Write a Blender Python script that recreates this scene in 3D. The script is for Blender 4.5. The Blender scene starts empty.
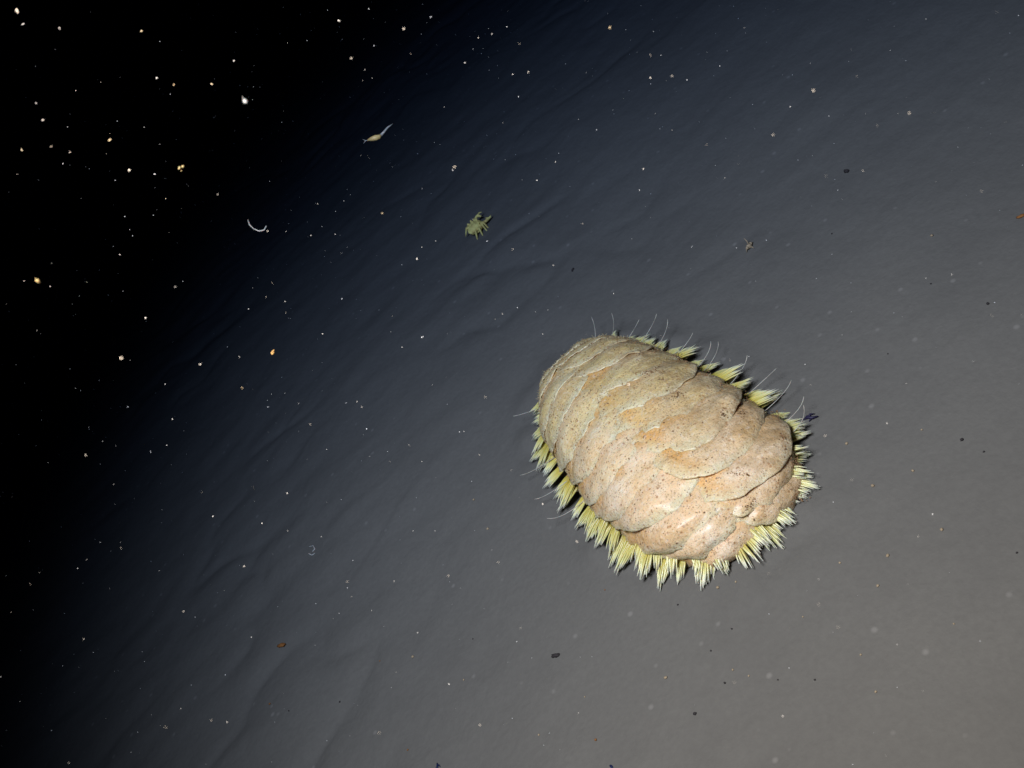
import bpy, bmesh, math, random
import numpy as np
from mathutils import Vector, Matrix, noise as mn

random.seed(7)
rng = np.random.default_rng(7)
MM = 0.001
R = math.radians
scene = bpy.context.scene
C = scene.collection

# ------------------------------------------------------------------ camera
W_PX, H_PX, F_PX = 1024, 768, 1100.0
PITCH, ROLL, CAM_H = R(34), R(42), 0.146
fwd = Vector((0, math.cos(PITCH), -math.sin(PITCH)))
u0 = Vector((0, math.sin(PITCH), math.cos(PITCH)))
r0 = Vector((1, 0, 0))
RT = r0 * math.cos(ROLL) - u0 * math.sin(ROLL)
UP = r0 * math.sin(ROLL) + u0 * math.cos(ROLL)


def ray(px, py):
    return (fwd * F_PX + RT * (px - W_PX / 2) - UP * (py - H_PX / 2)).normalized()


# the worm's centre stands at the origin; the camera is backed off from it
d = ray(639, 430)
CAM = -d * (CAM_H - 0.006) / (-d.z) + Vector((0, 0, 0.006))
cam_data = bpy.data.cameras.new('camera')
cam = bpy.data.objects.new('camera', cam_data)
C.objects.link(cam)
rot = Matrix((RT, UP, -fwd)).transposed()
cam.matrix_world = Matrix.Translation(CAM) @ rot.to_4x4()
cam_data.sensor_width = 36
cam_data.lens = 36 * F_PX / W_PX
cam_data.clip_start = 0.002
cam_data.clip_end = 100
cam_data.dof.use_dof = True
cam_data.dof.focus_distance = 0.215
cam_data.dof.aperture_fstop = 85
scene.camera = cam

# ------------------------------------------------------------------ world: night water, no daylight
world = bpy.data.worlds.new('World')
scene.world = world
world.use_nodes = True
bg = world.node_tree.nodes['Background']
bg.inputs[0].default_value = (0.02, 0.03, 0.10, 1)
bg.inputs[1].default_value = 0.02

# ------------------------------------------------------------------ the dive light that lights the place
ld = bpy.data.lights.new('dive_light', 'SPOT')
ld.energy = 10.4
ld.color = (1.0, 0.645, 0.365)
ld.spot_size = R(83)
ld.spot_blend = 1.0
ld.shadow_soft_size = 0.032
lamp = bpy.data.objects.new('dive_light', ld)
C.objects.link(lamp)
lamp.location = CAM + Vector((-0.030, 0.056, 0.072))
aim = Vector((0.016, -0.008, 0.0))
lamp.rotation_euler = (aim - lamp.location).to_track_quat('-Z', 'Y').to_euler()

scene.view_settings.view_transform = 'Standard'
scene.view_settings.look = 'None'
scene.view_settings.exposure = 0
scene.view_settings.gamma = 1
scene.view_settings.use_curve_mapping = False
scene.render.resolution_x, scene.render.resolution_y = W_PX, H_PX


# ------------------------------------------------------------------ helpers
def tag(o, label=None, cat=None, group=None, kind=None):
    if label: o['label'] = label
    if cat: o['category'] = cat
    if group: o['group'] = group
    if kind: o['kind'] = kind
    return o


def empty(name, loc=(0, 0, 0), rz=0):
    o = bpy.data.objects.new(name, None)
    o.empty_display_size = 0.005
    C.objects.link(o)
    o.location = loc
    o.rotation_euler.z = rz
    return o


def link(name, me, parent=None):
    o = bpy.data.objects.new(name, me)
    C.objects.link(o)
    if parent: o.parent = parent
    return o


def mesh(name, verts, faces, mat, smooth=True, attrs=None):
    me = bpy.data.meshes.new(name)
    me.from_pydata([tuple(v) for v in verts], [], faces)
    if smooth: me.polygons.foreach_set('use_smooth', [True] * len(me.polygons))
    for k, vals in (attrs or {}).items():
        a = me.attributes.new(k, 'FLOAT', 'POINT')
        a.data.foreach_set('value', list(vals))
    me.materials.append(mat)
    me.update()
    return me


class MB:
    """collects tubes, balls and grains into one mesh"""
    def __init__(s): s.v, s.f, s.t = [], [], []

    def tube(s, pts, radii, n=5, flat=1.0):
        pts = [Vector(p) for p in pts]
        b = len(s.v)
        m = len(pts)
        ref = Vector((0.31, 0.17, 0.93))
        for i, p in enumerate(pts):
            tdir = (pts[min(i + 1, m - 1)] - pts[max(i - 1, 0)]).normalized()
            x = tdir.cross(ref)
            if x.length < 1e-4: x = tdir.cross(Vector((1, 0, 0)))
            x.normalize()
            y = x.cross(tdir)
            for k in range(n):
                a = 2 * math.pi * k / n
                s.v.append(p + (x * math.cos(a) + y * math.sin(a) * flat) * radii[i])
                s.t.append(i / (m - 1))
        for i in range(m - 1):
            for k in range(n):
                k2 = (k + 1) % n
                s.f.append((b + i * n + k, b + i * n + k2, b + (i + 1) * n + k2, b + (i + 1) * n + k))
        s.f.append(tuple(b + k for k in reversed(range(n))))
        s.f.append(tuple(b + (m - 1) * n + k for k in range(n)))

    def grain(s, c, r, stretch=1.0):
        """irregular octahedron"""
        b = len(s.v)
        ax = Vector((random.gauss(0, 1), random.gauss(0, 1), random.gauss(0, 1))).normalized()
        ay = ax.orthogonal().normalized()
        az = ax.cross(ay)
        for a, q in ((ax, stretch), (ay, 1), (az, 1)):
            for sg in (1, -1):
                s.v.append(Vector(c) + a * sg * r * q * random.uniform(.7, 1.25))
                s.t.append(0)
        for tri in ((0, 2, 4), (2, 1, 4), (1, 3, 4), (3, 0, 4), (2, 0, 5), (1, 2, 5), (3, 1, 5), (0, 3, 5)):
            s.f.append(tuple(b + k for k in tri))

    def ball(s, c, rad, nu=12, nv=8, rough=0.15, m=None):
        c = Vector(c)
        b = len(s.v)
        seed = Vector((random.random() * 50, random.random() * 50, 0))
        for j in range(nv + 1):
            th = math.pi * j / nv
            for i in range(nu):
                ph = 2 * math.pi * i / nu
                p = Vector((math.sin(th) * math.cos(ph), math.sin(th) * math.sin(ph), math.cos(th)))
                p *= 1 + rough * mn.noise(p * 1.7 + seed)
                p = Vector((p.x * rad[0], p.y * rad[1], p.z * rad[2]))
                if m: p = m @ p
                s.v.append(c + p)
                s.t.append(0)
        for j in range(nv):
            for i in range(nu):
                i2 = (i + 1) % nu
                s.f.append((b + j * nu + i, b + (j + 1) * nu + i, b + (j + 1) * nu + i2, b + j * nu + i2))

    def mesh(s, name, mat, smooth=True):
        return mesh(name, s.v, s.f, mat, smooth, {'along': s.t})

    def build(s, name, mat, parent=None, smooth=True):
        return link(name, s.mesh(name, mat, smooth), parent)


# ------------------------------------------------------------------ materials
def new_mat(name):
    m = bpy.data.materials.new(name)
    m.use_nodes = True
    nt = m.node_tree
    return m, nt, nt.nodes['Principled BSDF']


def nd(nt, typ, **kw):
    n = nt.nodes.new(typ)
    for k, v in kw.items(): setattr(n, k, v)
    return n


def ramp(nt, fac, stops, interp='LINEAR'):
    r = nd(nt, 'ShaderNodeValToRGB')
    r.color_ramp.interpolation = interp
    els = r.color_ramp.elements
    while len(els) < len(stops): els.new(0.5)
    for e, (p, c) in zip(els, stops):
        e.position = p
        e.color = c if len(c) == 4 else (*c, 1)
    nt.links.new(fac, r.inputs[0])
    return r.outputs[0]


def mix(nt, fac, a, b, mode='MIX'):
    m = nd(nt, 'ShaderNodeMix', data_type='RGBA', blend_type=mode)
    for sock, val in ((m.inputs[0], fac), (m.inputs[6], a), (m.inputs[7], b)):
        if isinstance(val, (int, float)): sock.default_value = val
        elif isinstance(val, tuple): sock.default_value = (*val[:3], 1)
        else: nt.links.new(val, sock)
    return m.outputs[2]


def math_n(nt, op, a, b=None):
    m = nd(nt, 'ShaderNodeMath', operation=op)
    for i, val in enumerate((a, b)):
        if val is None: continue
        if isinstance(val, (int, float)): m.inputs[i].default_value = val
        else: nt.links.new(val, m.inputs[i])
    return m.outputs[0]


def tex_noise(nt, co, scale, detail=4, rough=.55, dist=0):
    n = nd(nt, 'ShaderNodeTexNoise')
    n.inputs['Scale'].default_value = scale
    n.inputs['Detail'].default_value = detail
    n.inputs['Roughness'].default_value = rough
    n.inputs['Distortion'].default_value = dist
    nt.links.new(co, n.inputs['Vector'])
    return n.outputs[0]


def bump(nt, bsdf, h, strength, dist):
    b = nd(nt, 'ShaderNodeBump')
    b.inputs['Strength'].default_value = strength
    b.inputs['Distance'].default_value = dist
    nt.links.new(h, b.inputs['Height'])
    nt.links.new(b.outputs[0], bsdf.inputs['Normal'])


# mud
MUD, nt, bs = new_mat('grey_mud')
co = nd(nt, 'ShaderNodeTexCoord').outputs['Object']
big = tex_noise(nt, co, 28, 5, .6)
fine = tex_noise(nt, co, 900, 4, .65)
col = ramp(nt, big, [(.25, (.135, .125, .106)), (.55, (.152, .141, .119)), (.8, (.164, .151, .126))])
col = mix(nt, ramp(nt, fine, [(.35, (.35, .35, .35)), (.72, (0, 0, 0))]), col, (.115, .105, .09))
vor = nd(nt, 'ShaderNodeTexVoronoi')
vor.inputs['Scale'].default_value = 150
nt.links.new(co, vor.inputs['Vector'])
nt.links.new(mix(nt, ramp(nt, vor.outputs['Distance'], [(.04, (.6, .6, .6)), (.10, (0, 0, 0))]), col, (.24, .22, .19)), bs.inputs['Base Color'])
bs.inputs['Roughness'].default_value = .95
bs.inputs['Specular IOR Level'].default_value = .12
bump(nt, bs, math_n(nt, 'ADD', tex_noise(nt, co, 260, 6, .62), math_n(nt, 'MULTIPLY', fine, .35)), .42, .0007)


def scale_mat():
    m, nt, bs = new_mat('scale_skin')
    co = nd(nt, 'ShaderNodeTexCoord').outputs['Object']
    rim = nd(nt, 'ShaderNodeAttribute', attribute_name='rim').outputs['Fac']
    med = nd(nt, 'ShaderNodeAttribute', attribute_name='medial').outputs['Fac']
    near = nd(nt, 'ShaderNodeAttribute', attribute_name='near').outputs['Fac']
    n1 = tex_noise(nt, co, 120, 5, .6)
    n2 = tex_noise(nt, co, 420, 5, .65)
    # silty cream on the far half, pinker clean skin towards the other end
    far_c = ramp(nt, n1, [(.25, (.68, .50, .19)), (.5, (.80, .64, .29)), (.75, (.87, .74, .40))])
    near_c = ramp(nt, n1, [(.25, (.80, .49, .21)), (.5, (.86, .63, .37)), (.75, (.92, .77, .57))])
    col = mix(nt, near, far_c, near_c)
    # pale middle, orange where the scale thins towards the midline
    col = mix(nt, ramp(nt, rim, [(.15, (.5, .5, .5)), (.65, (0, 0, 0))]), col, (.92, .80, .64))
    orange = math_n(nt, 'MULTIPLY', med, ramp(nt, n1, [(.30, (.30, .30, .30)), (.60, (.9, .9, .9))]))
    col = mix(nt, orange, col, (.80, .40, .09))
    # silt-grey margin
    col = mix(nt, ramp(nt, rim, [(.80, (0, 0, 0)), (.95, (.75, .75, .75))]), col, (.86, .73, .46))
    # silt film in patches
    silt = ramp(nt, tex_noise(nt, co, 75, 6, .7, .6), [(.46, (0, 0, 0)), (.74, (.6, .6, .6))])
    col = mix(nt, silt, col, (.58, .40, .18))
    # brown freckles of two sizes, clustered
    for sc, lo, hi, cl in ((900, .14, .28, (.42, .19, .07)), (1900, .18, .34, (.30, .17, .08)), (3600, .2, .36, (.40, .28, .14))):
        v = nd(nt, 'ShaderNodeTexVoronoi')
        v.inputs['Scale'].default_value = sc
        nt.links.new(co, v.inputs['Vector'])
        dots = ramp(nt, v.outputs['Distance'], [(lo, (1, 1, 1)), (hi, (0, 0, 0))])
        gate = ramp(nt, tex_noise(nt, co, 210 + sc * .2, 3, .6), [(.40, (0, 0, 0)), (.56, (.85, .85, .85))])
        col = mix(nt, math_n(nt, 'MULTIPLY', dots, gate), col, cl)
    col = mix(nt, ramp(nt, n2, [(.30, (.4, .4, .4)), (.50, (0, 0, 0))]), col, (.50, .31, .12))
    col = mix(nt, ramp(nt, tex_noise(nt, co, 1500, 3, .7), [(.52, (0, 0, 0)), (.72, (.45, .45, .45))]), col, (.90, .84, .72))
    # brown silt gathered along the right flank
    sep = nd(nt, 'ShaderNodeSeparateXYZ')
    nt.links.new(co, sep.inputs[0])
    flank = ramp(nt, math_n(nt, 'MULTIPLY', sep.outputs[0], 60), [(.10, (0, 0, 0)), (.55, (1, 1, 1))])
    patch = ramp(nt, tex_noise(nt, co, 260, 6, .7, .8), [(.42, (.12, .12, .12)), (.60, (.6, .6, .6))])
    col = mix(nt, math_n(nt, 'MULTIPLY', flank, patch), col, (.34, .21, .09))
    nt.links.new(col, bs.inputs['Base Color'])
    bs.inputs['Roughness'].default_value = .46
    bs.inputs['Specular IOR Level'].default_value = .32
    bs.inputs['Subsurface Weight'].default_value = .5
    bs.inputs['Coat Weight'].default_value = .35
    bs.inputs['Coat Roughness'].default_value = .3
    bs.inputs['Subsurface Radius'].default_value = (.9, .65, .45)
    bs.inputs['Subsurface Scale'].default_value = .0009
    h = math_n(nt, 'ADD', tex_noise(nt, co, 700, 5, .65), math_n(nt, 'MULTIPLY', tex_noise(nt, co, 2600, 3, .6), .5))
    mp = nd(nt, 'ShaderNodeMapping')
    mp.inputs['Scale'].default_value = (.3, 1, .6)
    nt.links.new(co, mp.inputs[0])
    h = math_n(nt, 'ADD', h, math_n(nt, 'MULTIPLY', tex_noise(nt, mp.outputs[0], 650, 4, .6, .5), .9))
    bump(nt, bs, h, .55, .0006)
    return m


SCALE = scale_mat()

BODY, nt, bs = new_mat('body_skin')
co = nd(nt, 'ShaderNodeTexCoord').outputs['Object']
nt.links.new(ramp(nt, tex_noise(nt, co, 200, 4), [(.3, (.28, .14, .04)), (.7, (.48, .28, .10))]), bs.inputs['Base Color'])
bs.inputs['Roughness'].default_value = .5
bs.inputs['Subsurface Weight'].default_value = .2
bs.inputs['Subsurface Scale'].default_value = .001

BRISTLE, nt, bs = new_mat('golden_bristle')
al = nd(nt, 'ShaderNodeAttribute', attribute_name='along').outputs['Fac']
rnd = nd(nt, 'ShaderNodeObjectInfo').outputs['Random']
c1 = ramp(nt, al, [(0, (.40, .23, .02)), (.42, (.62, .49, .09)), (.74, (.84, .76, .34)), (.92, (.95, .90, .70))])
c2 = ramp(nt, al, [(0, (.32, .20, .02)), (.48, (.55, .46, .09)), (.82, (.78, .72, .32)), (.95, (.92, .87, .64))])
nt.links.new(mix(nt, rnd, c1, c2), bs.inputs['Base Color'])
bs.inputs['Roughness'].default_value = .28
bs.inputs['Specular IOR Level'].default_value = .7
bs.inputs['Transmission Weight'].default_value = 0
bs.inputs['Subsurface Weight'].default_value = .12
bs.inputs['Subsurface Scale'].default_value = .0004


def plain(name, c, rough=.7, sss=0, spec=.3, var=.35, scale=500):
    m, nt, bs = new_mat(name)
    co = nd(nt, 'ShaderNodeTexCoord').outputs['Object']
    lo = tuple(x * (1 - var) for x in c)
    hi = tuple(min(1, x * (1 + var)) for x in c)
    nt.links.new(ramp(nt, tex_noise(nt, co, scale, 3), [(.3, lo), (.7, hi)]), bs.inputs['Base Color'])
    bs.inputs['Roughness'].default_value = rough
    bs.inputs['Specular IOR Level'].default_value = spec
    if sss:
        bs.inputs['Subsurface Weight'].default_value = sss
        bs.inputs['Subsurface Scale'].default_value = .0005
    return m


CIRRUS = plain('pale_cirrus', (.46, .42, .34), .35, .2)
SILT = plain('silt_grain', (.26, .15, .07), .9, var=.6, scale=900)
FUZZ = plain('silty_fuzz', (.52, .40, .22), .8, .2, var=.4, scale=900)
SNOW = plain('marine_snow', (.86, .86, .84), .6, spec=.5, var=.1)
GREY = plain('grey_snow', (.42, .43, .45), .7, var=.2)
STRAW = plain('straw_snow', (.55, .47, .32), .7, var=.2)
YELLOW = plain('straw_jelly', (.28, .23, .11), .45, .2, var=.25)
AMBER = plain('amber_speck', (.62, .36, .12), .6)
CRAB = plain('crab_shell', (.92, .66, .20), .75, var=.35, scale=700)
DARK = plain('dark_scrap', (.035, .028, .026), .8)
VIOLET = plain('violet_black_scrap', (.022, .016, .045), .5)
BLUE = plain('blue_black_scrap', (.012, .02, .07), .5)
RUST = plain('rusty_scrap', (.30, .12, .03), .8)
TAN = plain('tan_scrap', (.40, .30, .18), .7)
CLEAR = plain('pearly_thread', (.16, .18, .20), .3, .2)


# ------------------------------------------------------------------ seabed
def perlin(x, y, seed):
    r = np.random.default_rng(seed)
    perm = r.permutation(512)
    ang = r.uniform(0, 2 * np.pi, 512)
    xi, yi = np.floor(x).astype(int), np.floor(y).astype(int)
    xf, yf = x - xi, y - yi

    def g(ix, iy, fx, fy):
        h = perm[(perm[ix % 512] + iy) % 512]
        return np.cos(ang[h]) * fx + np.sin(ang[h]) * fy
    u = xf ** 3 * (xf * (xf * 6 - 15) + 10)
    v = yf ** 3 * (yf * (yf * 6 - 15) + 10)
    a = g(xi, yi, xf, yf) * (1 - u) + g(xi + 1, yi, xf - 1, yf) * u
    b = g(xi, yi + 1, xf, yf - 1) * (1 - u) + g(xi + 1, yi + 1, xf - 1, yf - 1) * u
    return a * (1 - v) + b * v


def smooth(a, b, x):
    t = np.clip((x - a) / (b - a), 0, 1)
    return t * t * (3 - 2 * t)


def floor_z(x, y):
    x, y = np.asarray(x, float), np.asarray(y, float)
    wx = x + .012 * perlin(x * 14, y * 14, 3)
    wy = y + .010 * perlin(x * 16, y * 16, 4)
    dist = np.sqrt((x - .02) ** 2 + (y + .02) ** 2)
    rough = .25 + .75 * smooth(.03, .12, dist) * (.45 + .55 * smooth(.03, -.08, x - .5 * y))
    z = 2.4 * MM * perlin(wx * 10, wy * 14, 5)
    z += .6 * MM * rough * perlin(wx * 26, wy * 42, 6)
    rid = 1 - np.abs(perlin(wx * 22 + 3, wy * 40, 7) + .4 * perlin(wx * 60, wy * 85, 17)) * 3.0
    rg = smooth(-.05, .35, perlin(x * 16, y * 16, 19))
    z -= 1.1 * MM * rough * rg * np.clip(rid, 0, 1) ** 2
    # small erosion steps: steep on one side
    q = wy * 46 + 2.4 * perlin(wx * 15, wy * 12, 8) + .8 * perlin(wx * 45, wy * 40, 18)
    saw = q - np.floor(q)
    gate = smooth(.10, .45, perlin(wx * 24, wy * 34, 9))
    z += .40 * MM * rough * gate * (saw - smooth(.86, 1.0, saw))
    z += .28 * MM * (.4 + rough) * perlin(wx * 90, wy * 130, 10)
    z += .38 * MM * rough * perlin(wx * 48, wy * 115, 23)
    z += .10 * MM * perlin(x * 310, y * 350, 11)
    z += 30 * MM * perlin(x * .9, y * .9, 12) * smooth(.5, 2.0, dist)
    wx_, wy_ = x * .9986 + y * .0523, y * .9986 - x * .0523
    rr = np.sqrt((wx_ / .0205) ** 2 + (wy_ / .0385) ** 2)
    bank = 1.5 * MM * np.exp(-((rr - 1.12) / .16) ** 2) * (.45 + .9 * perlin(x * 130, y * 130, 21))
    flat = 1 - .85 * smooth(.055, .025, np.sqrt(x ** 2 + y ** 2))
    return z * flat + bank


def axis(fine_lo, fine_hi, step, far, grow):
    a = list(np.arange(fine_lo, fine_hi, step))
    s, p = step, a[-1]
    while p < far:
        s *= grow
        p += s
        a.append(p)
    s, p = step, a[0]
    while p > -far:
        s *= grow
        p -= s
        a.insert(0, p)
    return np.array(a)


gx = axis(-.26, .22, .0009, 20, 1.07)
gy = axis(-.15, .34, .0009, 20, 1.07)
GX, GY = np.meshgrid(gx, gy)
GZ = floor_z(GX, GY)
nx, ny = len(gx), len(gy)
vv = np.stack([GX.ravel(), GY.ravel(), GZ.ravel()], 1)
idx = np.arange(nx * ny).reshape(ny, nx)
ff = np.stack([idx[:-1, :-1].ravel(), idx[:-1, 1:].ravel(), idx[1:, 1:].ravel(), idx[1:, :-1].ravel()], 1)
me = bpy.data.meshes.new('seabed')
me.vertices.add(len(vv))
me.vertices.foreach_set('co', vv.ravel())
me.loops.add(ff.size)
me.loops.foreach_set('vertex_index', ff.ravel())
me.polygons.add(len(ff))
me.polygons.foreach_set('loop_start', np.arange(0, ff.size, 4))
me.polygons.foreach_set('use_smooth', np.ones(len(ff), bool))
me.update(calc_edges=True)
me.materials.append(MUD)
seabed = link('seabed', me)
tag(seabed, 'soft grey mud of the rippled seabed', 'seabed', kind='structure')


def fz(x, y): return float(floor_z(x, y))


def on_floor(px, py):
    """where the sight line through a pixel meets the mud"""
    dr = ray(px, py)
    s = CAM.z / -dr.z
    for _ in range(6):
        p = CAM + dr * s
        s = (CAM.z - fz(p.x, p.y)) / -dr.z
    return CAM + dr * s


# ------------------------------------------------------------------ scale worm
WORM_RZ = R(3)
worm = empty('scale_worm', (0, 0, 0), WORM_RZ)
tag(worm, 'cream and pink scale worm fringed with golden bristles on grey mud', 'scale worm')
HW, HL, HT, Z0, NP = 15.8 * MM, 35.2 * MM, 11.0 * MM, 2.5 * MM, 2.6


def surf(X, Y):
    """back of the worm: X across (-1..1), Y along (+1 is the end by the camera, i.e. local -y)"""
    t = (abs(X) ** NP + abs(Y) ** NP) ** (1 / NP)
    t = max(t, 1e-6)
    tt = min(t, 1.22)
    s = math.sin(min(tt, 1) * math.pi / 2) - .12 * max(0, tt - 1)
    z = math.cos(tt * math.pi / 2)
    z = z ** .95 if z > 0 else -((-z) ** .9)
    hz = HT * (1 - .10 * Y - .05 * Y * Y)
    px, py = X / t * s * HW, Y / t * s * HL
    wid = 1 + .05 * math.cos(Y * 2.2) + .13 * Y
    bend = 1.6 * MM * (Y * Y)
    nz = mn.noise(Vector((X * 2.1, Y * 2.4, 7.7)))
    fold = math.sin((Y + .10 * X * X + .09 * nz) * 34) * .22 * MM * max(0, 1 - t) ** .4 * min(1, max(0, .75 - Y))
    saddle = .8 * MM * nz * max(0, 1 - t * t)
    return Vector((px * wid + bend, -py, Z0 + hz * z + fold + saddle))


def surf_n(X, Y):
    e = .02
    a = surf(X + e, Y) - surf(X - e, Y)
    b = surf(X, Y + e) - surf(X, Y - e)
    n = a.cross(b)
    if n.length < 1e-12: return Vector((0, 0, 1))
    n.normalize()
    p = surf(X, Y)
    if n.dot(p - Vector((0, p.y * .6, Z0 - .004))) < 0: n = -n
    return n


# body: one continuous mesh, closed underneath
verts, faces = [], []
nr, ns = 22, 96
for i in range(nr + 1):
    t = i / nr
    for k in range(ns):
        a = 2 * math.pi * k / ns
        c, s = math.cos(a), math.sin(a)
        q = (abs(c) ** NP + abs(s) ** NP) ** (1 / NP)
        X, Y = t * c / q, t * s / q
        p = surf(X, Y)
        lob = .35 * MM * math.sin(-p.y / (5.3 * MM) * 2 * math.pi) * smooth(.6, 1, t)
        verts.append(p + surf_n(X, Y) * (-.7 * MM + float(lob)))
for sc, z in ((.99, 1.6), (.92, .2), (.6, -.4), (.02, -.4)):
    for k in range(ns):
        p = verts[nr * ns + k]
        verts.append(Vector((p.x * sc, p.y * sc, z * MM)))
for i in range(nr + 4):
    for k in range(ns):
        k2 = (k + 1) % ns
        faces.append((i * ns + k, (i + 1) * ns + k, (i + 1) * ns + k2, i * ns + k2))
bm_me = mesh('body', verts, faces, BODY)
link('body', bm_me, worm)

# scales: two rows, each lying over the next one towards the camera end
NPAIR = 12


o_n = {}
o_id = {}


def make_scale(i, side):
    u = i / (NPAIR - 1)
    q = float(smooth(.35, .75, u))
    cy = -.84 + 1.62 * u + random.uniform(-.02, .02) + (.05 * q if side > 0 else 0)
    taper = 1 - (.30 if cy < 0 else .16) * max(0, abs(cy) - .5) / .4
    cx = side * (.38 * taper + random.uniform(-.03, .02))
    rx = .52 * taper * random.uniform(.95, 1.06)
    ry = (.195 + .055 * u) * random.uniform(.94, 1.10)
    if i == NPAIR - 1: ry *= .85
    lift = (.85 + .55 * q) * MM
    dome = (.22 + .30 * q) * MM
    bulge = (.40 + .50 * q) * MM * random.uniform(.7, 1.2)
    if side < 0 and i in (8, 9): bulge = 1.6 * MM
    press = .12
    mtop = .18 + .45 * q
    curl = 0.0
    lip = 0.0
    if side > 0 and i == NPAIR - 4: lip = .9 * MM
    if side > 0 and i == NPAIR - 3: curl = 1.3 * MM
    if side > 0 and i in (NPAIR - 5, NPAIR - 7): curl = .5 * MM
    sd = Vector((i * 7.3, side * 31.7, 2.2))
    v, f, rimv, medv, nearv = [], [], [], [], []
    NR, NS = 18, 76
    shells = []
    for j in range(NR + 1):
        r = j / NR
        r = 1 - (1 - r) ** 1.15
        for k in range(NS):
            a = 2 * math.pi * k / NS
            w = 1 + .10 * mn.noise(Vector((math.cos(a) * 1.3, math.sin(a) * 1.3, 0)) + sd) \
                + .055 * mn.noise(Vector((math.cos(a) * 5, math.sin(a) * 5, 3)) + sd) * r \
                + .03 * mn.noise(Vector((math.cos(a) * 14, math.sin(a) * 14, 3)) + sd) * r ** 4
            A, B = r * w * math.sin(a), r * w * math.cos(a)         # A: towards the camera end, B: outwards
            X = cx + side * B * rx
            Y = cy + A * ry * (1 - .38 * float(smooth(.25, 1.0, B)))
            n = surf_n(X, Y)
            ragged = .5 + .5 * mn.noise(Vector((math.cos(a) * 2, math.sin(a) * 2, 9)) + sd)
            h = .15 * MM + lift * (A + 1.0) * .8 + dome * (1 - r * r)
            h += bulge * math.exp(-((B - .2) ** 2 / .22 + (A - .58) ** 2 / .09))
            h -= lift * .75 * min(1, press * (.5 + ragged)) * float(smooth(.62, 1.0, r)) * max(0, A)
            h += (side > 0) * mtop * MM * smooth(.2, .8, -B)
            h += curl * max(0, A * .9 + B * .5) ** 1.4 + curl * .25 * max(0, B)
            h += lip * float(smooth(.50, .95, -B)) * float(smooth(-.5, .1, A))
            p0 = Vector((X * 3.2, Y * 5.5, 0))
            h += .40 * MM * mn.noise(p0) + .16 * MM * mn.noise(p0 * 3.1) + .06 * MM * mn.noise(p0 * 9)
            h += .10 * MM * mn.noise(Vector((X * 3 + 2 * mn.noise(p0 * 2), Y * 26, 1.5))) + .07 * MM * mn.noise(Vector((X * 9, Y * 55, 4)))
            # radial pucker towards the rim
            h += .24 * MM * r ** 3 * math.sin(a * (9 + i % 4) + 4 * mn.noise(sd + Vector((r, 0, 0)))) * (.4 + dome / MM)
            h += .45 * MM * r ** 8 * mn.noise(Vector((math.cos(a) * 7, math.sin(a) * 7, 5)) + sd)
            edge_thin = -.10 * MM * r ** 6
            p = surf(X, Y) + n * (h + edge_thin)
            v.append(p)
            rimv.append(r)
            medv.append(max(float(smooth(.50, .05, A + .25 * mn.noise(p0 * 2.2))), float(smooth(.45, .9, -B))))
            nearv.append(float(smooth(-.35, .6, Y + .3 * mn.noise(p0) - .15 * side)))
            shells.append(n)
    nb = len(v)
    for j in range(NR):
        for k in range(NS):
            k2 = (k + 1) % NS
            f.append((j * NS + k, (j + 1) * NS + k, (j + 1) * NS + k2, j * NS + k2))
    # underside of the rim
    th = .20 * MM
    for j in (NR, NR - 4):
        for k in range(NS):
            q = j * NS + k
            v.append(v[q] - shells[q] * th * (1 if j == NR else 1.4))
            rimv.append(rimv[q]); medv.append(.6); nearv.append(nearv[q])
    for k in range(NS):
        k2 = (k + 1) % NS
        f.append((NR * NS + k, nb + k, nb + k2, NR * NS + k2))
        f.append((nb + k, nb + NS + k, nb + NS + k2, nb + k2))
    me = mesh('scale', v, f, SCALE, True, {'rim': rimv, 'medial': medv, 'near': nearv})
    bm = bmesh.new()
    bm.from_mesh(me)
    bmesh.ops.recalc_face_normals(bm, faces=bm.faces)
    bm.to_mesh(me)
    bm.free()
    o = link('scale', me, worm)
    o_n[o.name] = shells
    o_id[o.name] = (i, side)
    if curl > MM: o['label'] = 'rounded scale with its free edge curled up over brown silt'
    return o


scales = []
for i in range(NPAIR):
    for side in (-1, 1):
        scales.append(make_scale(i, side))


# bristle tufts: a few shared meshes
def tuft_mesh(splay, n=30, ln=5.4, wd=1.0):
    mb = MB()
    for _ in range(n):
        y0 = random.uniform(-1, 1) * wd
        z0 = random.uniform(-1, 1)
        L = ln * random.uniform(.72, 1.05) * (1 - .22 * abs(y0 / wd))
        ym = y0 * (.95 + splay * .5)
        y1 = y0 * (.55 + splay * 1.7) + random.gauss(0, .10 + .12 * splay)
        zt = -1.1 + z0 * (.20 + splay * .35) + random.gauss(0, .1)
        pts = []
        for q in range(6):
            t = q / 5
            yy = (1 - t) ** 2 * y0 * .55 + 2 * t * (1 - t) * ym * 1.25 + t * t * y1
            zz = z0 * .22 * (1 - t) + zt * t * t
            pts.append(Vector((L * t, yy, zz)) * MM)
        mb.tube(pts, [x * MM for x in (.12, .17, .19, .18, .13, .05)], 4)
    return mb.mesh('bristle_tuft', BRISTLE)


TUFTS = [tuft_mesh(-.02, 54, 7.0, 1.35), tuft_mesh(.10, 46, 6.5, 1.2), tuft_mesh(-.06, 58, 7.4, 1.5), tuft_mesh(.18, 46, 6.7, 1.15), tuft_mesh(.05, 50, 7.2, 1.4)]
SPLAY = [tuft_mesh(.75, 26, 6.4), tuft_mesh(.55, 28, 6.0), tuft_mesh(.95, 24, 6.8)]
UPPER = [tuft_mesh(.1, 26, 6.2), tuft_mesh(.25, 24, 6.8)]


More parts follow.
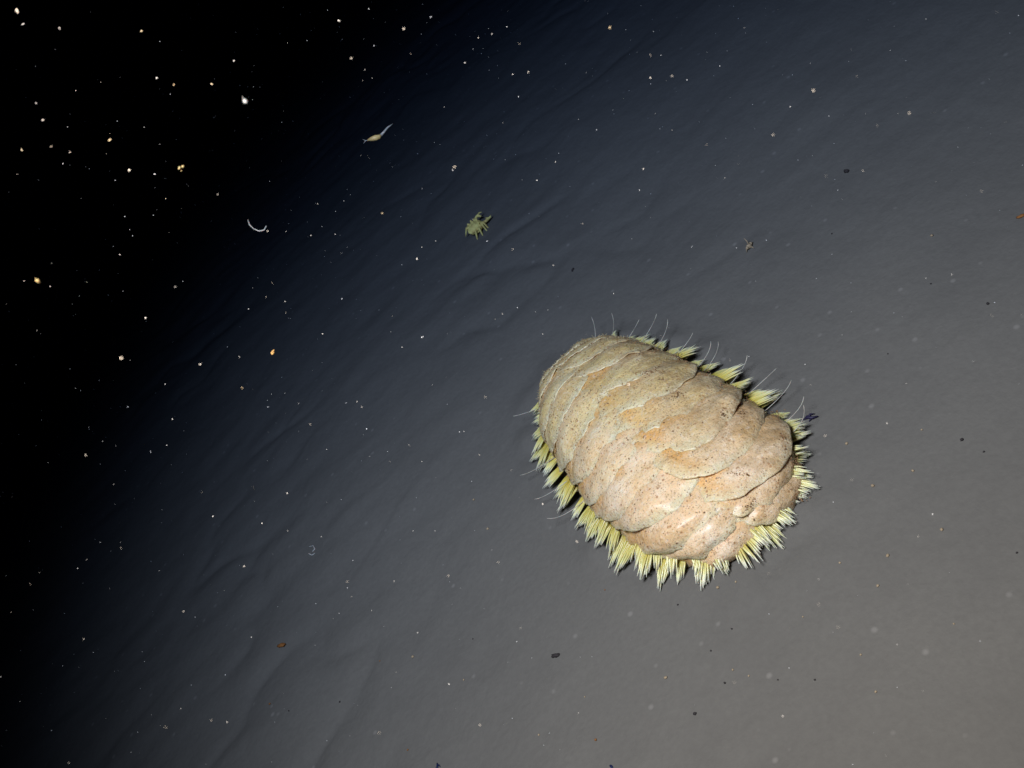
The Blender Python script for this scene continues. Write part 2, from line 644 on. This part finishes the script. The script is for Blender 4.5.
def frame_at(ang, t):
    c, s = math.cos(ang), math.sin(ang)
    q = (abs(c) ** NP + abs(s) ** NP) ** (1 / NP)
    p = surf(t * c / q, t * s / q)
    e = .01
    c2, s2 = math.cos(ang + e), math.sin(ang + e)
    q2 = (abs(c2) ** NP + abs(s2) ** NP) ** (1 / NP)
    p2 = surf(t * c2 / q2, t * s2 / q2)
    tan = (p2 - p)
    tan.z = 0
    tan.normalize()
    out = Vector((tan.y, -tan.x, 0))
    if out.dot(Vector((c, -s, 0))) < 0: out = -out
    return p, out


# walk the rim at even spacing
N_T = 47
samples = []
acc, last = 0, None
M = 720
ring = []
for k in range(M + 1):
    a = 2 * math.pi * k / M
    p, out = frame_at(a, 1.0)
    if last is not None: acc += (p - last).length
    ring.append((acc, a))
    last = p
total = ring[-1][0]


def ang_at(sdist):
    sdist %= total
    for s_, a_ in ring:
        if s_ >= sdist: return a_
    return 0


def place_tuft(me, ang, t, down, twist, drop=0.0, back=0.0, scale=1.0):
    p, out = frame_at(ang, t)
    x = (out * math.cos(down) - Vector((0, 0, 1)) * math.sin(down))
    # bristles sweep a little towards the camera end
    x = (x + Vector((0, -1, 0)) * back).normalized()
    y = Vector((0, 0, 1)).cross(x).normalized()
    z = x.cross(y)
    m = Matrix((x, y, z)).transposed().to_4x4()
    m = m @ Matrix.Rotation(twist, 4, 'X') @ Matrix.Scale(scale, 4)
    o = link('bristle_tuft', me, worm)
    o.matrix_local = Matrix.Translation(p - out * .7 * MM - Vector((0, 0, drop))) @ m
    return o


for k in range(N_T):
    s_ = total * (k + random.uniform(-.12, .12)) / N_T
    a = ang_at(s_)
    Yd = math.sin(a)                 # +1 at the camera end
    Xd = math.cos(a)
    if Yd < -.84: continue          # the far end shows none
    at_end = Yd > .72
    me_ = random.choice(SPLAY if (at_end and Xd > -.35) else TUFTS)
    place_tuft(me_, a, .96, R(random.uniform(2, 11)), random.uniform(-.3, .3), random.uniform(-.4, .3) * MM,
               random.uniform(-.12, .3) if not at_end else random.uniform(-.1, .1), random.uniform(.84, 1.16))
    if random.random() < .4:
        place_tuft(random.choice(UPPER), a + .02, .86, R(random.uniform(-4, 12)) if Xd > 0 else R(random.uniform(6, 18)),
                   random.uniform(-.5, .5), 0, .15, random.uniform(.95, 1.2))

for k in range(6):
    a = R(40 + 105 * (k + random.uniform(-.25, .25)) / 5)
    place_tuft(random.choice(SPLAY), a, .93, R(random.uniform(-2, 10)), random.uniform(-.5, .5), 0, random.uniform(-.1, .1), random.uniform(1.05, 1.3))

# thin sensory cirri curling out between the tufts
k = 0
for sdeg, n_, tops in ((None, 13, 1), (None, 4, -1)):
    for q in range(n_):
        a = R(-68 + 118 * (q + random.random() * .8) / n_) if tops > 0 else R(random.uniform(150, 235))
        p, out = frame_at(a, .94)
        L = random.uniform(7.0, 9.2) * MM
        rise = random.uniform(1.2, 3.4) * MM if tops > 0 else random.uniform(0, 2.5) * MM
        side = Vector((0, random.choice((-1, 1, 1)), 0)) * random.uniform(.4, 2.0) * MM
        pts = []
        for j in range(9):
            t = j / 8
            pts.append(p + out * L * math.sin(t * 1.25) / .95 + Vector((0, 0, rise)) * t ** 2.2 + side * t * t)
        mb = MB()
        mb.tube(pts, [x * MM for x in (.09, .08, .075, .07, .065, .06, .06, .085, .05)], 6)
        mb.build('cirrus', CIRRUS, worm)

# silt grains and fuzz lying on the back
mb = MB()
for _ in range(5200):
    s_ = random.choice(scales)
    me_ = s_.data
    vi = random.randrange(2 * 76, 18 * 76)
    v_ = me_.vertices[vi]
    q = v_.co
    if random.random() < .45 and q.y < 0: continue
    jit = Vector((random.gauss(0, 1), random.gauss(0, 1), 0)) * .35 * MM
    mb.grain(q + o_n[s_.name][vi] * .05 * MM + jit * .3, random.choice((.06, .08, .09, .11, .15)) * MM * random.uniform(.7, 1.2), random.uniform(1, 2.2))
fz_mb = MB()
for _ in range(3800):
    s_ = random.choice(scales)
    vi = random.randrange(8 * 76, 19 * 76)
    q = s_.data.vertices[vi].co
    n_ = o_n[s_.name][vi]
    if q.y < random.uniform(-.03, .02): continue
    d_ = (n_ + Vector((random.gauss(0, .5), random.gauss(0, .5), random.gauss(0, .3)))).normalized()
    q = q + Vector((random.gauss(0, 1), random.gauss(0, 1), 0)) * .25 * MM - n_ * .1 * MM
    L = random.uniform(.25, .6) * MM
    fz_mb.tube([q, q + d_ * L], [.06 * MM, .02 * MM], 3)
o = fz_mb.build('papillae', FUZZ, worm, False)
o['kind'] = 'stuff'
# brown clots caught behind the free edges on the right flank
pool = [o_ for o_ in scales if o_id[o_.name][1] > 0 and o_id[o_.name][0] >= 2]
spots = []
for o_ in pool:
    for _ in range(5):
        vi = random.randrange(5, 17) * 76 + random.choice((random.randrange(1, 30), random.randrange(64, 76)))
        spots.append((o_, vi))
for o_, vi in spots:
    c_ = o_.data.vertices[vi].co
    for _ in range(random.randrange(12, 40)):
        j_ = Vector((random.gauss(0, 1), random.gauss(0, 1.3), random.gauss(0, .25))) * .55 * MM
        mb.grain(c_ + o_n[o_.name][vi] * .1 * MM + j_, random.uniform(.06, .15) * MM, random.uniform(1, 2))
o = mb.build('silt_grains', SILT, worm, False)
o['kind'] = 'stuff'


# ------------------------------------------------------------------ small crab on the mud
def remesh(o, vox):
    m = o.modifiers.new('Remesh', 'REMESH')
    m.mode = 'VOXEL'
    m.voxel_size = vox
    m.use_smooth_shade = True


cp = on_floor(478, 232)
CS = 1.0
mb = MB()
mb.ball((0, 0, 2.0 * MM), (2.2 * MM, 2.6 * MM, 1.4 * MM), 16, 10, .25)
mb.ball((.2 * MM, -1.5 * MM, 2.1 * MM), (1.5 * MM, 1.3 * MM, 1.0 * MM), 14, 8, .3)
for sx in (-1, 1):
    for j, (ya, xo, yo, ht) in enumerate(((1.2, 3.0, 2.2, 2.9), (.5, 3.6, .9, 3.1), (-.3, 3.5, -.9, 3.0), (-1.0, 2.7, -2.6, 2.7))):
        b = Vector((sx * 1.3, ya, 1.9))
        kx = Vector((sx * (xo * .62 + random.uniform(-.2, .2)), ya + (yo - ya) * .55, ht))
        ft = Vector((sx * (xo + random.uniform(-.3, .4)), yo + random.uniform(-.4, .4), .1))
        mb.tube([b * MM, (b * .5 + kx * .5 + Vector((0, 0, .25))) * MM, kx * MM, (kx * .45 + ft * .55) * MM, ft * MM],
                [x * MM for x in (.42, .38, .34, .26, .12)], 7)
    # claw arm bent forward
    pts = [Vector(p) * MM for p in ((sx * .9, 1.6, 2.2), (sx * 2.1, 2.8, 2.6), (sx * 2.0, 3.7, 2.6), (sx * .9, 3.9, 2.4))]
    mb.tube(pts, [x * MM for x in (.45, .42, .55, .22)], 8)
    mb.tube([pts[2], pts[2] + Vector((sx * .3, .9, .1)) * MM, pts[2] + Vector((-sx * .2, 1.6, .1)) * MM], [x * MM for x in (.35, .28, .1)], 7)
for j in range(7):
    a = random.uniform(0, 2 * math.pi)
    b = Vector((math.cos(a) * 1.2, math.sin(a) * 1.5, 2.8))
    mb.tube([b * MM, (b + Vector((random.uniform(-.4, .4), random.uniform(-.4, .4), .9))) * MM], [.22 * MM, .08 * MM], 6)
crab = mb.build('crab', CRAB)
remesh(crab, .13 * MM)
crab.location = (cp.x, cp.y, fz(cp.x, cp.y))
crab.rotation_euler = (R(-6), R(16), R(-70))
tag(crab, 'small olive crab with bent legs out on the dim mud', 'crab')


# ------------------------------------------------------------------ scraps lying on the mud
def scrap(name, px, py, size, mat, label, cat='debris', kind='flake', rz=None, group=None):
    p = on_floor(px, py)
    mb = MB()
    s = size * MM
    if kind == 'flake':
        m = Matrix.Rotation(random.uniform(-.3, .3), 3, 'X')
        mb.ball((0, 0, s * .16), (s * .5, s * .24, s * .17), 9, 6, .55, m)
        mb.ball((s * .3, s * .1, s * .14), (s * .24, s * .16, s * .13), 8, 5, .5, m)
    elif kind == 'shred':
        mb.tube([(-s * .6, 0, s * .10), (-s * .2, s * .10, s * .22), (s * .15, -s * .05, s * .20), (s * .6, s * .05, s * .12)],
                [s * .05, s * .15, s * .12, s * .04], 7)
        mb.tube([(-s * .2, s * .1, s * .2), (s * .0, s * .32, s * .22), (s * .3, s * .38, s * .12)], [s * .09, s * .08, s * .03], 6)
        mb.tube([(s * .1, -s * .05, s * .2), (-s * .1, -s * .30, s * .15)], [s * .08, s * .03], 6)
    elif kind == 'pellet':
        mb.ball((0, 0, s * .28), (s * .5, s * .42, s * .34), 10, 7, .45)
    o = mb.build(name, mat)
    o.location = (p.x, p.y, fz(p.x, p.y) - s * .03)
    o.rotation_euler.z = random.uniform(0, 6.28) if rz is None else rz
    return tag(o, label, cat, group)


scrap('weed_scrap', 811, 419, 2.4, VIOLET, 'ragged violet-black scrap beside the worm bristles', kind='shred', rz=R(-42))
scrap('mud_flake', 282, 646, 2.2, RUST, 'rust-brown flake lying on the shadowed mud', rz=R(-40))
scrap('mud_flake', 556, 656, 1.7, DARK, 'long dark flake lying on the pale open mud', rz=R(-40))
scrap('weed_scrap', 438, 767, 1.4, BLUE, 'blue-black scrap on the mud with a jagged outline', kind='shred')
scrap('weed_scrap', 612, 767, .9, BLUE, 'tiny smooth blue-black chip on the pale open mud', kind='flake')
scrap('mud_flake', 847, 172, 1.2, DARK, 'dark round pellet on the ripples beyond the worm', kind='pellet')
scrap('mud_flake', 1021, 217, 1.6, RUST, 'brown twig-like flake by the far ripples', kind='flake', rz=R(-35))
scrap('mud_flake', 573, 270, 1.3, DARK, 'small dark flake on the blue-grey mud behind the worm', kind='flake')
# a sandhopper-like bit with a raised feeler
mb = MB()
mb.ball((0, 0, .55 * MM), (.8 * MM, .45 * MM, .45 * MM), 10, 7, .5)
mb.ball((.7 * MM, .3 * MM, .5 * MM), (.45 * MM, .4 * MM, .4 * MM), 9, 6, .5)
mb.ball((-.6 * MM, -.3 * MM, .7 * MM), (.35 * MM, .3 * MM, .4 * MM), 9, 6, .5)
for pts in (((.2, .2, .8), (.4, .6, 1.6), (.3, 1.0, 2.4)), ((-.4, 0, .5), (-1.0, -.3, .6), (-1.3, -.6, .1)), ((.5, .1, .4), (1.1, .5, .5), (1.5, .6, .1)), ((0, -.2, .4), (.3, -.8, .4), (.4, -1.1, .1))):
    mb.tube([Vector(p) * MM for p in pts], [.14 * MM, .10 * MM, .05 * MM], 6)
o = mb.build('sandhopper', TAN)
p = on_floor(750, 248)
o.location = (p.x, p.y, fz(p.x, p.y))
tag(o, 'tiny tan sandhopper with raised feeler on the mud behind the worm', 'sandhopper')

# the many small dark pellets, alike
for px, py in ((605, 590), (678, 605), (711, 651), (725, 683), (695, 714), (596, 740), (473, 639), (380, 661), (340, 702),
               (408, 750), (778, 680), (815, 680), (962, 440), (984, 452), (1017, 553), (931, 284), (988, 304), (832, 234), (888, 354),
               (270, 704), (289, 711), (732, 629)):
    rust = random.random() < .25
    scrap('mud_pellet', px, py, random.choice((.3, .35, .4, .5, .6)), RUST if rust else DARK,
          'tiny rust-brown pellet lying on the grey mud' if rust else 'tiny black pellet lying on the grey mud',
          'pellet', 'pellet', group='rusty pellets on the mud' if rust else 'black pellets on the mud')
for px, py in ((847, 444), (873, 486), (913, 471), (942, 530), (888, 556), (840, 563), (922, 430), (539, 735), (666, 678), (733, 670), (474, 500),
               (488, 529), (413, 657), (464, 680), (932, 236), (954, 624), (803, 617), (878, 586), (736, 582), (718, 588), (861, 655), (876, 692), (749, 676), (585, 697)):
    scrap('pale_grain', px, py, random.choice((.3, .35, .4, .5, .6)), TAN, 'tiny pale grain lying on the grey mud', 'grain', 'pellet', group='pale grains on the mud')


# ------------------------------------------------------------------ things drifting in the water
def drift(px, py, dist): return CAM + ray(px, py) * dist


def fleck(px, py, dist, size_px, mat, label, kind='clump', group=None):
    p = drift(px, py, dist)
    s = size_px * dist / F_PX
    mb = MB()
    if kind == 'clump':
        for _ in range(5):
            v = Vector((random.gauss(0, 1), random.gauss(0, 1), random.gauss(0, 1))) * s * .22
            q = s * random.uniform(.16, .32)
            mb.ball(v, (q, q * .8, q * .8), 8, 6, .4)
    elif kind == 'drop':
        mb.ball((0, 0, 0), (s * .36, s * .3, s * .52), 10, 7, .4, Matrix.Rotation(random.uniform(-1, 1), 3, 'X'))
        mb.tube([(0, 0, s * .3), (s * .15, 0, s * .8)], [s * .12, s * .03], 6)
    o = mb.build('plankton_speck', mat)
    o.location = p
    return tag(o, label, 'plankton', group)


GA = 'bright plankton specks in the dark water'
fleck(38, 281, .125, 5, YELLOW, 'straw-yellow drop-shaped plankton speck in the black water', 'drop')
fleck(180, 168, .14, 5, YELLOW, 'double straw-coloured plankton clump in the black water')
fleck(245, 101, .12, 6, CLEAR, 'bluish white plankton drop in the black water', 'drop')
for px, py, s in ((110, 140, 5), (22, 150, 4), (60, 28, 4), (23, 24, 3.5), (17, 11, 3.5), (142, 31, 3), (234, 61, 3.8), (174, 85, 3), (36, 103, 3), (43, 120, 3),
                  (146, 318, 3.6), (175, 287, 3), (157, 78, 3), (212, 84, 3), (155, 174, 3), (374, 46, 4), (404, 29, 3.5), (339, 21, 3), (369, 9, 3), (431, 17, 3.2),
                  (492, 34, 3), (465, 63, 3), (610, 28, 3.2), (165, 384, 3), (128, 407, 3), (151, 452, 3), (268, 407, 3.2), (242, 388, 3), (213, 516, 3.2), (342, 299, 3.2),
                  (422, 337, 3.4), (417, 259, 3), (487, 241, 3.2), (382, 213, 3), (367, 429, 3), (346, 403, 3), (362, 407, 3), (597, 130, 3.4), (687, 80, 3.2), (453, 170, 3.4)):
    mt, tone = random.choice(((SNOW, 'white'), (GREY, 'grey'), (GREY, 'grey'), (STRAW, 'straw-coloured')))
    fleck(px, py, random.uniform(.10, .20), s * random.uniform(.35, .6), mt, f'small {tone} plankton speck drifting in the dark water', group=f'{tone} plankton specks')
fleck(273, 352, .17, 5, AMBER, 'dull amber plankton speck hanging at the dark edge')

# a transparent larva with a yellow belly and thin tail
root = empty('drifting_larva', drift(376, 135, .21))
q = .21 / F_PX


def scr(dx, dy, dz=0): return RT * dx * q - UP * dy * q - fwd * dz * q


mb = MB()
mb.tube([scr(-8, 5), scr(-4, 4, 1), scr(0, 3, 1.5), scr(3, 2, 1), scr(5, 0)], [x * q for x in (.8, 2.2, 2.8, 2.2, 1.2)], 10)
mb.build('body', YELLOW, root)
mb = MB()
mb.tube([scr(4, 1), scr(8, -3, .5), scr(11, -7), scr(16, -11, -1)], [x * q for x in (1.5, 1.1, .9, .3)], 8)
mb.build('tail', CLEAR, root)
for dx, dy in ((-13, 4), (-12, 8)):
    mb = MB()
    mb.tube([scr(-7, 5), scr(-10, 5.5), scr(dx, dy)], [x * q for x in (.5, .35, .15)], 6)
    mb.build('feeler', CLEAR, root)
tag(root, 'drifting larva with straw-yellow body and thin curved tail', 'larva')

# pearly threads
for (px, py, dist, pts, lab) in (
        (257, 229, .16, ((-9, -9), (-7, -4), (-3, 0), (2, 2), (7, 1), (9, -3)), 'pearly curved thread drifting in the black water'),
        (312, 550, .20, ((-3, -3), (1, -4), (3, -1), (1, 1), (3, 3), (0, 5), (-3, 3)), 'small coiled pearly thread above the dim mud')):
    q = dist / F_PX
    mb = MB()
    mb.tube([scr(a, b, random.uniform(-2, 2)) for a, b in pts], [.42 * q * random.uniform(.7, 1.5) for _ in pts], 6)
    o = mb.build('slime_thread', CLEAR)
    o.location = drift(px, py, dist)
    tag(o, lab, 'thread')

# countless fine flecks spread evenly through the water
N_S = 70000
P = rng.uniform((-.40, -.30, .006), (.34, .62, .36), (N_S, 3))
keep = (np.linalg.norm(P - np.array(CAM), axis=1) > .085) & (np.linalg.norm(P - np.array(lamp.location), axis=1) > .06)
keep &= ~((np.abs(P[:, 0]) < .03) & (np.abs(P[:, 1]) < .05) & (P[:, 2] < .03))
P = P[keep]
P = P[P[:, 2] > floor_z(P[:, 0], P[:, 1]) + .003]
n_s = len(P)
rad = np.minimum(.085, .037 * np.exp(rng.normal(0, .5, n_s))) * MM
ax = rng.normal(size=(n_s, 3))
ax /= np.linalg.norm(ax, axis=1)[:, None]
ay = np.cross(ax, rng.normal(size=(n_s, 3)))
ay /= np.linalg.norm(ay, axis=1)[:, None]
az = np.cross(ax, ay)
st = rng.choice((1, 1, 1.3, 1.9), n_s)
corner = []
for v_, q_ in ((ax, st), (ay, 1), (az, 1)):
    for sg in (1, -1):
        corner.append(P + v_ * (sg * rad * q_ * rng.uniform(.7, 1.25, n_s))[:, None])
V = np.stack(corner, 1).reshape(-1, 3)
T = np.array(((0, 2, 4), (2, 1, 4), (1, 3, 4), (3, 0, 4), (2, 0, 5), (1, 2, 5), (3, 1, 5), (0, 3, 5)))
F = (np.arange(n_s)[:, None, None] * 6 + T[None]).reshape(-1, 3)
me = bpy.data.meshes.new('marine_snow')
me.vertices.add(len(V))
me.vertices.foreach_set('co', V.ravel())
me.loops.add(F.size)
me.loops.foreach_set('vertex_index', F.ravel())
me.polygons.add(len(F))
me.polygons.foreach_set('loop_start', np.arange(0, F.size, 3))
me.update(calc_edges=True)
me.materials.append(SNOW)
o = link('marine_snow', me)
tag(o, 'fine pale flecks drifting all through the dark water', 'marine snow', kind='stuff')

# ------------------------------------------------------------------ the water itself: dark, swallows red first
bm = bmesh.new()
bmesh.ops.create_cube(bm, size=1)
for v in bm.verts:
    v.co.x *= 46
    v.co.y *= 46
    v.co.z = .75 if v.co.z > 0 else -1.2
me = bpy.data.meshes.new('haze')
bm.to_mesh(me)
bm.free()
HZ = bpy.data.materials.new('sea_water')
HZ.use_nodes = True
nt = HZ.node_tree
nt.nodes.remove(nt.nodes['Principled BSDF'])
va = nt.nodes.new('ShaderNodeVolumeAbsorption')
va.inputs['Color'].default_value = (.39, .60, .90, 1)
va.inputs['Density'].default_value = 5.6
nt.links.new(va.outputs[0], nt.nodes['Material Output'].inputs['Volume'])
me.materials.append(HZ)
hz = link('haze', me)
tag(hz, 'clear dark sea water that dims the far mud', 'water', kind='stuff')
